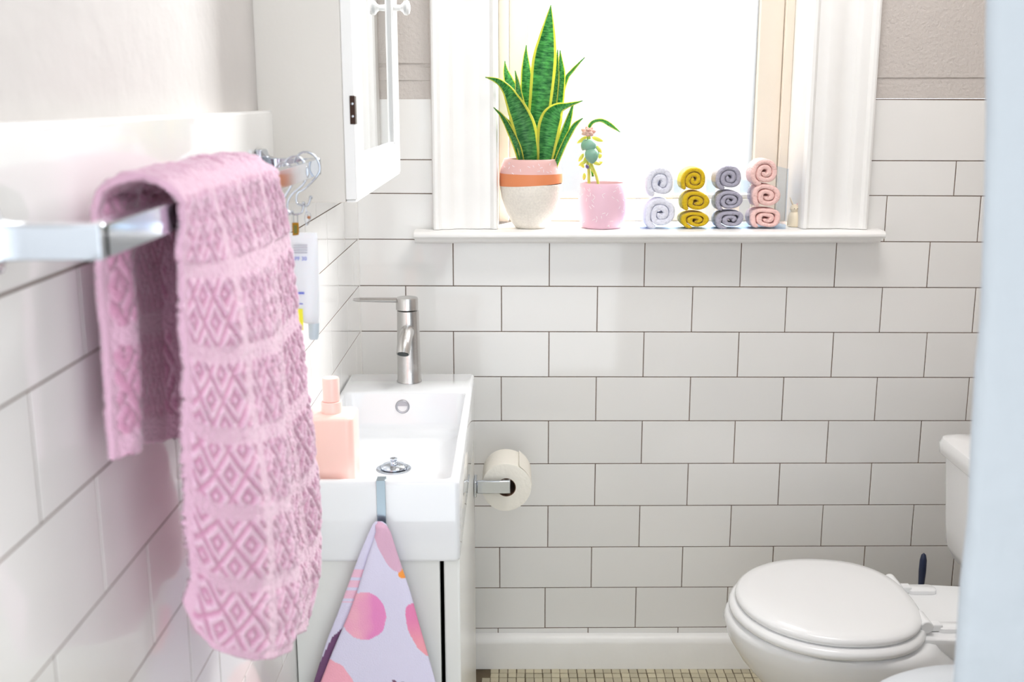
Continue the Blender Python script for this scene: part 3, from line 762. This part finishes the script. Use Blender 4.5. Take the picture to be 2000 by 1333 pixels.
def dashes(name, parent, c, rz, rr, n, z0, z1, seed, L=.0045):
    q = MB(); rng = random.Random(seed)
    for _ in range(n):
        a = rng.uniform(-PI, 0); z = rng.uniform(z0, z1); th = rng.uniform(0, PI); r = interp(z, rr)+.0003
        nrm = Vector((math.cos(a), math.sin(a), 0)); tn = Vector((-math.sin(a), math.cos(a), 0))
        d = tn*math.cos(th)+Vector((0, 0, 1))*math.sin(th); e = nrm.cross(d)
        p = c+nrm*r+Vector((0, 0, z)); h, w_ = L, .0006
        q.add([p-d*h-e*w_, p+d*h-e*w_, p+d*h+e*w_, p-d*h+e*w_, p-d*h-e*w_-nrm*.001, p+d*h-e*w_-nrm*.001, p+d*h+e*w_-nrm*.001, p-d*h+e*w_-nrm*.001], [(0, 1, 2, 3), (0, 1, 5, 4), (1, 2, 6, 5), (2, 3, 7, 6), (3, 0, 4, 7)])
    o = q.build(name, M_dash, parent, smooth_=False); o['kind'] = 'stuff'; return o
dashes('glaze_dashes', sn, pc, 0, [(.114, .0660), (.124, .0641), (.138, .0601)], 26, .117, .137, 3, .003)

# leaf material: yellow margins, dark cross banding, from the uv of each blade
ml = bpy.data.materials.new('snake plant leaf'); ml.use_nodes = True; nt = ml.node_tree; N = nt.nodes; L = nt.links; p = N['Principled BSDF']
uv = N.new('ShaderNodeUVMap'); sx = N.new('ShaderNodeSeparateXYZ'); L.new(uv.outputs[0], sx.inputs[0])
tc = N.new('ShaderNodeTexCoord'); mp = N.new('ShaderNodeMapping'); mp.inputs['Scale'].default_value = (1.3, 42, 1); L.new(uv.outputs[0], mp.inputs[0])
nz_ = N.new('ShaderNodeTexNoise'); nz_.inputs['Scale'].default_value = 1.6; nz_.inputs['Detail'].default_value = 5; nz_.inputs['Roughness'].default_value = .65; L.new(mp.outputs[0], nz_.inputs['Vector'])
cr = N.new('ShaderNodeValToRGB'); cr.color_ramp.elements[0].position = .36; cr.color_ramp.elements[0].color = srgb(24, 98, 54); cr.color_ramp.elements[1].position = .64; cr.color_ramp.elements[1].color = srgb(112, 190, 110); L.new(nz_.outputs['Fac'], cr.inputs[0])
sb_ = N.new('ShaderNodeMath'); sb_.operation = 'SUBTRACT'; L.new(sx.outputs[0], sb_.inputs[0]); sb_.inputs[1].default_value = .5
ab = N.new('ShaderNodeMath'); ab.operation = 'ABSOLUTE'; L.new(sb_.outputs[0], ab.inputs[0])
n2 = N.new('ShaderNodeTexNoise'); n2.inputs['Scale'].default_value = 6; L.new(uv.outputs[0], n2.inputs['Vector'])
ad = N.new('ShaderNodeMath'); ad.operation = 'MULTIPLY_ADD'; L.new(n2.outputs['Fac'], ad.inputs[0]); ad.inputs[1].default_value = .06; L.new(ab.outputs[0], ad.inputs[2])
cm = N.new('ShaderNodeValToRGB'); cm.color_ramp.elements[0].position = .415; cm.color_ramp.elements[1].position = .435; L.new(ad.outputs[0], cm.inputs[0])
mx = N.new('ShaderNodeMix'); mx.data_type = 'RGBA'; L.new(cm.outputs[0], mx.inputs[0]); L.new(cr.outputs[0], mx.inputs[6]); mx.inputs[7].default_value = srgb(228, 226, 96)
L.new(mx.outputs[2], p.inputs['Base Color']); p.inputs['Roughness'].default_value = .35
tl2 = N.new('ShaderNodeBsdfTranslucent'); L.new(mx.outputs[2], tl2.inputs[0]); ms = N.new('ShaderNodeMixShader'); ms.inputs[0].default_value = .5
L.new(p.outputs[0], ms.inputs[1]); L.new(tl2.outputs[0], ms.inputs[2]); L.new(ms.outputs[0], N['Material Output'].inputs[0])
def blade(pts, parent, m=ml, name='leaf', cup=.35, nu=8, thick=.0012, twist=None):
    # pts: (px, py, Y, halfwidth px) bottom to tip
    P = spline([atY(x, y, Y) for x, y, Y, _ in pts], 10)
    Wd = spline([Vector((w_, 0, 0)) for *_, w_ in pts], 10)
    vs, fs, uvs = [], [], []; n = len(P)
    for i, c in enumerate(P):
        t = (P[min(i+1, n-1)]-P[max(i-1, 0)]).normalized()
        view = (CAM-c).normalized(); view = Vector((view.x, view.y*1, 0)).normalized()
        side = t.cross(view).normalized()*-1; nm = side.cross(t).normalized()
        if nm.dot(view) < 0: nm = -nm
        if twist: a = twist*(i/n); side = side*math.cos(a)+nm*math.sin(a); nm = side.cross(t).normalized()
        hw = max(0.0001, Wd[i].x)*(c-CAM).dot(fw)/FPX
        for j in range(nu+1):
            u = j/nu*2-1
            wob = .0012*math.sin(i*.55+3*u)*abs(u)
            vs.append(c+side*(u*hw)+nm*(cup*hw*(u*u)+wob)); uvs.append((j/nu, i/n))
    for i in range(n-1):
        for j in range(nu): a = i*(nu+1)+j; fs.append((a, a+1, a+nu+2, a+nu+1))
    me = bpy.data.meshes.new(name); me.from_pydata([tuple(v) for v in vs], [], fs); me.materials.append(m)
    ul = me.uv_layers.new(name='UVMap')
    for lp in me.loops: ul.data[lp.index].uv = uvs[lp.vertex_index]
    o = bpy.data.objects.new(name, me); COL.objects.link(o); o.parent = parent; o.matrix_parent_inverse = world(parent).inverted()
    for q in me.polygons: q.use_smooth = True
    s = o.modifiers.new('t', 'SOLIDIFY'); s.thickness = thick; s.offset = 0
    return o
B = .012
blade([(1052, 325, B+.012, 11), (1050, 250, B+.014, 19), (1056, 192, B+.012, 22.5), (1063, 120, B+.008, 23.5), (1069, 72, B+.004, 16), (1073, 38, B, 8), (1076, 10, B, .3)], sn)
blade([(1040, 325, B+.03, 8), (1034, 250, B+.03, 13), (1030, 190, B+.03, 13.5), (1028, 140, B+.03, 10), (1027, 112, B+.03, 5), (1028, 88, B+.03, .3)], sn)
blade([(1072, 325, B+.03, 8), (1084, 250, B+.034, 11), (1091, 190, B+.034, 11), (1096, 145, B+.034, 8), (1095, 118, B+.034, 4), (1094, 98, B+.034, .3)], sn)
blade([(1068, 325, B+.024, 6), (1078, 220, B+.026, 8), (1085, 160, B+.026, 7), (1088, 125, B+.026, 3.5), (1089, 97, B+.026, .3)], sn)
blade([(1030, 325, B+.02, 8), (1018, 250, B+.028, 12), (1005, 190, B+.03, 13), (994, 158, B+.03, 10), (988, 138, B+.03, 5), (986, 119, B+.03, .3)], sn)
blade([(1036, 325, B+.01, 7), (1024, 240, B+.014, 10), (1015, 195, B+.014, 8), (1010, 160, B+.014, 4), (1006, 138, B+.014, .3)], sn)
blade([(1036, 325, B-.022, 16), (1032, 290, B-.024, 21), (1024, 250, B-.026, 23), (1012, 218, B-.028, 20), (1001, 195, B-.030, 15), (989, 174, B-.038, 10), (971, 158, B-.052, 5.5), (948, 151, B-.062, .3)], sn, cup=.45)
blade([(1063, 325, B-.022, 13), (1067, 290, B-.024, 18), (1072, 250, B-.026, 22), (1080, 226, B-.028, 20), (1091, 212, B-.028, 11), (1108, 206, B-.026, 5), (1138, 197, B-.020, .3)], sn, cup=.5)
blade([(1020, 325, B-.030, 6), (1011, 290, B-.034, 7.5), (996, 255, B-.036, 6.5), (981, 228, B-.050, 4), (964, 210, B-.060, .3)], sn, cup=.6)
blade([(1020, 325, B-.01, 6), (1008, 275, B-.012, 8), (998, 250, B-.012, 8), (985, 232, B-.012, 4), (978, 222, B-.012, .3)], sn, cup=.6)
blade([(1080, 325, B-.014, 6), (1092, 290, B-.012, 8), (1104, 255, B-.01, 7.5), (1112, 230, B-.008, 5), (1118, 208, B-.006, 2), (1122, 200, B, .3)], sn, cup=.5)
blade([(1084, 325, B-.028, 5), (1098, 290, B-.030, 5), (1112, 262, B-.030, 5), (1124, 243, B-.028, 4), (1138, 231, B-.024, .3)], sn, cup=.6)
blade([(1075, 325, B+.04, 4), (1088, 230, B+.045, 4), (1104, 160, B+.05, 4), (1118, 138, B+.055, 3), (1142, 112, B+.06, .3)], sn, cup=.6)
# succulent
cc = Vector((.5185, .014, SZ))
su = thing('potted_succulent', 'small leggy succulent in a pink pot speckled with dashes', 'plant', cc)
pr = [(.038, 0), (.042, .0015), (.0465, .012), (.0500, .030), (.0510, .050), (.0500, .075), (.0478, .0925), (.0465, .0955), (.0445, .0950), (.0445, .083)]
slathe(pr, cc, M_potpk, 'pot', su, cap1=False)
slathe([(.0445, .084), (.02, .0855), (.001, .0855)], cc, M_soil, 'soil', su, cap0=False)
dashes('glaze_dashes', su, cc, 0, [(0, .042), (.012, .0465), (.03, .05), (.05, .051), (.075, .05), (.0925, .0478)], 60, .008, .088, 5, .0036)
M_suc = mat('blue green succulent', srgb(126, 172, 152), .4, sss=.2, vary=.15, nscale=60)
M_sucy = mat('yellow green succulent', srgb(206, 214, 96), .4, sss=.2)
M_sucp = mat('dusty rose succulent', srgb(214, 176, 164), .4, sss=.2, vary=.2, nscale=80)
M_stem = mat('succulent stem', srgb(196, 200, 90), .5)
Ys = .014
m = MB(); m.tube(spline([atY(1150, 362, Ys), atY(1150, 335, Ys), atY(1147, 310, Ys), atY(1152, 285, Ys), atY(1150, 262, Ys)], 6), [.0032]*25, 10)
m.tube(spline([atY(1169, 362, Ys), atY(1164, 342, Ys), atY(1157, 325, Ys), atY(1150, 305, Ys)], 6), .003, 10)
m.build('stem', M_stem, su)
def fleshy(px, py, dx, dy, w_, th, mt, yoff=0, dyy=0):
    w_ *= 1.15; th *= 1.3
    a = atY(px, py, Ys+yoff); b = atY(px+dx, py+dy, Ys+yoff+dyy); d = b-a; L_ = d.length; t = d.normalized()
    vw = Vector((0, -1, 0)); side = t.cross(vw).normalized(); nm = side.cross(t); R = []
    for i in range(9):
        q = i/8; k = math.sin(PI*(q*.82+.12))**.8 if 0 < i < 8 else .12
        c = a+d*q+nm*(.12*L_*math.sin(q*PI))
        R.append([c+side*(w_*k*math.cos(2*PI*j/12))+nm*(th*k*math.sin(2*PI*j/12)) for j in range(12)])
    q = MB(); q.loft(R); q.build('leaf', mt, su)
for k in range(7):
    a = math.radians(-100+k*360/7); fleshy(1149, 259, 15*math.cos(a), -13*math.sin(a)*.8-2, .0042, .0018, M_sucp, -.004+.006*math.sin(a), -.004)
for k in range(4):
    a = math.radians(40+k*90); fleshy(1149, 257, 7*math.cos(a), -7*math.sin(a), .003, .0016, M_sucp, -.010, -.004)
fleshy(1151, 272, 2, 28, .0115, .004, M_suc, -.008, -.006); fleshy(1154, 288, 3, 32, .0125, .0045, M_suc, -.012, -.008)
fleshy(1146, 272, -8, 22, .007, .003, M_suc, -.002); fleshy(1158, 282, 10, 24, .006, .003, M_suc, .0)
fleshy(1147, 266, -20, 14, .0035, .0015, M_sucy, .004); fleshy(1156, 268, 22, 8, .0038, .0015, M_sucy, .004)
for (x, y, dx, dy) in ((1140, 300, -10, 16), (1133, 318, 8, 10), (1148, 312, -18, 12), (1165, 285, 10, 14), (1174, 300, -4, 10), (1158, 318, 14, 2), (1165, 322, 12, -6), (1156, 325, 6, 16), (1142, 338, -2, 14), (1152, 320, 8, 18), (1146, 305, -6, 14)):
    fleshy(x, y, dx, dy, .0032, .0014, M_sucy, random.uniform(-.008, .006))
fleshy(1145, 322, 4, 8, .003, .002, mat('violet bud', srgb(112, 96, 150), .5), -.01)
blade([(1158, 345, Ys+.03, 2), (1150, 290, Ys+.04, 3), (1152, 246, Ys+.05, 3.2), (1172, 235, Ys+.05, 3), (1192, 244, Ys+.045, 4), (1211, 258, Ys+.04, .3)], su, name='grass_blade', cup=.3)

# clear stand with rolled face cloths
X_ = lambda px: atY(px, 430, -.02).x
mgl = bpy.data.materials.new('clear acrylic'); mgl.use_nodes = True; nt = mgl.node_tree; nt.nodes.clear()
out = nt.nodes.new('ShaderNodeOutputMaterial'); tr = nt.nodes.new('ShaderNodeBsdfTransparent'); tr.inputs[0].default_value = (.88, .94, 1, 1); gl = nt.nodes.new('ShaderNodeBsdfGlossy'); gl.inputs['Roughness'].default_value = .05
m1 = nt.nodes.new('ShaderNodeMixShader'); m1.inputs[0].default_value = .10; nt.links.new(tr.outputs[0], m1.inputs[1]); nt.links.new(gl.outputs[0], m1.inputs[2]); nt.links.new(m1.outputs[0], out.inputs[0])
zs0 = SZ
st = thing('acrylic_organizer', 'clear acrylic organizer holding four stacks of rolled cloths', 'organizer', (X_(1393), .02, zs0))
yf, yb = -.018, .085
m = MB(); m.box(X_(1252), X_(1536), yf, yb, zs0, zs0+.002); m.build('base', mgl, st, smooth_=False)
for px, hh in ((1252, .062), (1327.5, .098), (1394.5, .098), (1463, .098), (1535, .125)):
    m = MB(); m.box(X_(px)-.0008, X_(px)+.0008, yf, yb, zs0+.002, zs0+hh); m.build('divider', mgl, st, smooth_=False)
def cloth_roll(cx, cy_, rx, ry, colr, label, group, turns=2.6, rot=0, seed=0, squash=0):
    rng = random.Random(seed); c = atY(cx, cy_, -.02); k = (c-CAM).dot(fw)/FPX
    ax, az = rx*k*1.03, ry*k*1.19; nseg = int(turns*30); R = []; Ld = .06
    turns *= .86; rot = -PI/2-.25-rot*.15-turns*2*PI; nseg = int(turns*34); th_ = 1/(turns+.6); col_ = []
    for i in range(nseg+1):
        t = i/nseg; a = rot+t*turns*2*PI; rr = lerp(th_*.16, 1-th_/2, t)
        wob = 1+.04*math.sin(a*2+seed)+.03*math.sin(a*3+seed*2)
        e = 4 if squash else 2
        ca_, sa_ = math.cos(a), math.sin(a)
        e = 3.2 if squash else 2.35; q = (abs(ca_)**e+abs(sa_)**e)**(-1/e)
        cen = Vector((ca_*rr*ax*q*wob, 0, sa_*rr*az*q*wob)); dr_ = Vector((ca_*ax, 0, sa_*az)).normalized()
        T = th_*.5*lerp(ax, az, abs(sa_))*1.0
        sec = [(-1, .007), (-.86, .0025), (-.5, .0005), (0, 0), (.5, .0005), (.86, .0025), (1, .007), (1, Ld-.01), (-1, Ld-.01)]
        jit = .0012*noise.noise(Vector((a*1.5, seed, 3)))
        if i == 0 or i == nseg: sec = [(u*.6, y+.002) for u, y in sec]
        R.append([c+cen+dr_*(u*T)+Vector((0, y+jit+.002, 0)) for u, y in sec])
    q = MB(); q.loft(R); o = q.build('rolled_cloth', colr, None, angle=70)
    tag(o, label, 'cloth', group); return o
M_cw = mat('pale blue white terry', srgb(226, 228, 240), .95, bump=.003, bscale=260, sheen=.3)
M_cm = mat('mustard terry', srgb(214, 180, 22), .95, bump=.003, bscale=260, sheen=.3)
M_cg = mat('grey terry', srgb(172, 170, 186), .95, bump=.003, bscale=260, sheen=.3)
M_cp = mat('blush terry', srgb(246, 206, 200), .95, bump=.003, bscale=260, sheen=.3)
g = 'rolled face cloths on the sill'
for a in ((1292, 418, 33, 30, M_cw, 'white rolled cloth at the bottom of the white stack', g, 2.6, 1.0, 1), (1292, 357, 30, 30.5, M_cw, 'white rolled cloth on top of the white stack', g, 2.3, 2.2, 2),
          (1361, 431, 33, 16.5, M_cm, 'mustard rolled cloth at the bottom of its stack', g, 2.4, .5, 3), (1362, 395, 32, 19.5, M_cm, 'mustard rolled cloth in the middle of its stack', g, 2.4, 2.9, 4), (1357, 352, 28, 22.5, M_cm, 'mustard rolled cloth on top of its stack', g, 2.7, 3.3, 5),
          (1429, 430, 33, 17.5, M_cg, 'grey rolled cloth at the bottom of its stack', g, 2.2, .3, 6, 1), (1427, 393, 30, 19.5, M_cg, 'grey rolled cloth in the middle of its stack', g, 2.7, 2.0, 7), (1426, 348, 28, 24, M_cg, 'grey rolled cloth on top of its stack', g, 2.7, 1.2, 8),
          (1499, 428, 34, 20, M_cp, 'pink rolled cloth at the bottom of its stack', g, 2.5, 2.6, 9, 1), (1500, 384, 33, 22.5, M_cp, 'pink rolled cloth in the middle of its stack', g, 2.5, 2.4, 10), (1496, 337, 31, 24.5, M_cp, 'pink rolled cloth on top of its stack', g, 2.6, .2, 11)):
    cloth_roll(*a)
# rabbit figurine at the right jamb
rb = atY(1552, 442, .03); rb.z = SZ
fg = thing('rabbit_figurine', 'small cream ceramic rabbit figurine beside the pink cloth stack', 'figurine', rb)
slathe([(.0145, 0), (.0165, .002), (.0165, .010), (.0150, .022), (.0115, .030), (.007, .034)], rb, M_bunny, 'body', fg, 28)
hd = rb+Vector((-.002, -.002, .038)); slathe([(.001, -.010), (.0075, -.007), (.0105, 0), (.0080, .007), (.001, .0098)], hd, M_bunny, 'head', fg, 24)
for sx_, tx_ in ((-1, -.007), (1, .006)):
    m = MB(); P = [hd+Vector((sx_*.004, 0, .007)), hd+Vector((sx_*.005+tx_*.4, 0, .015)), hd+Vector((sx_*.005+tx_, 0, .025))]; P = spline(P, 4); m.tube(P, [.0022, .0029, .0034, .0036, .0036, .0034, .0028, .002, .0006], 10, flat=.5); m.build('ear', M_bunny if sx_ < 0 else M_pinkear, fg)
m = MB()
for dx in (-.0035, .0035): m.lathe([(.0009, 0), (.0005, -.0005)], hd+Vector((dx, -.0100, .001)), 8, 'Y')
m.build('eye', M_bronze, fg)
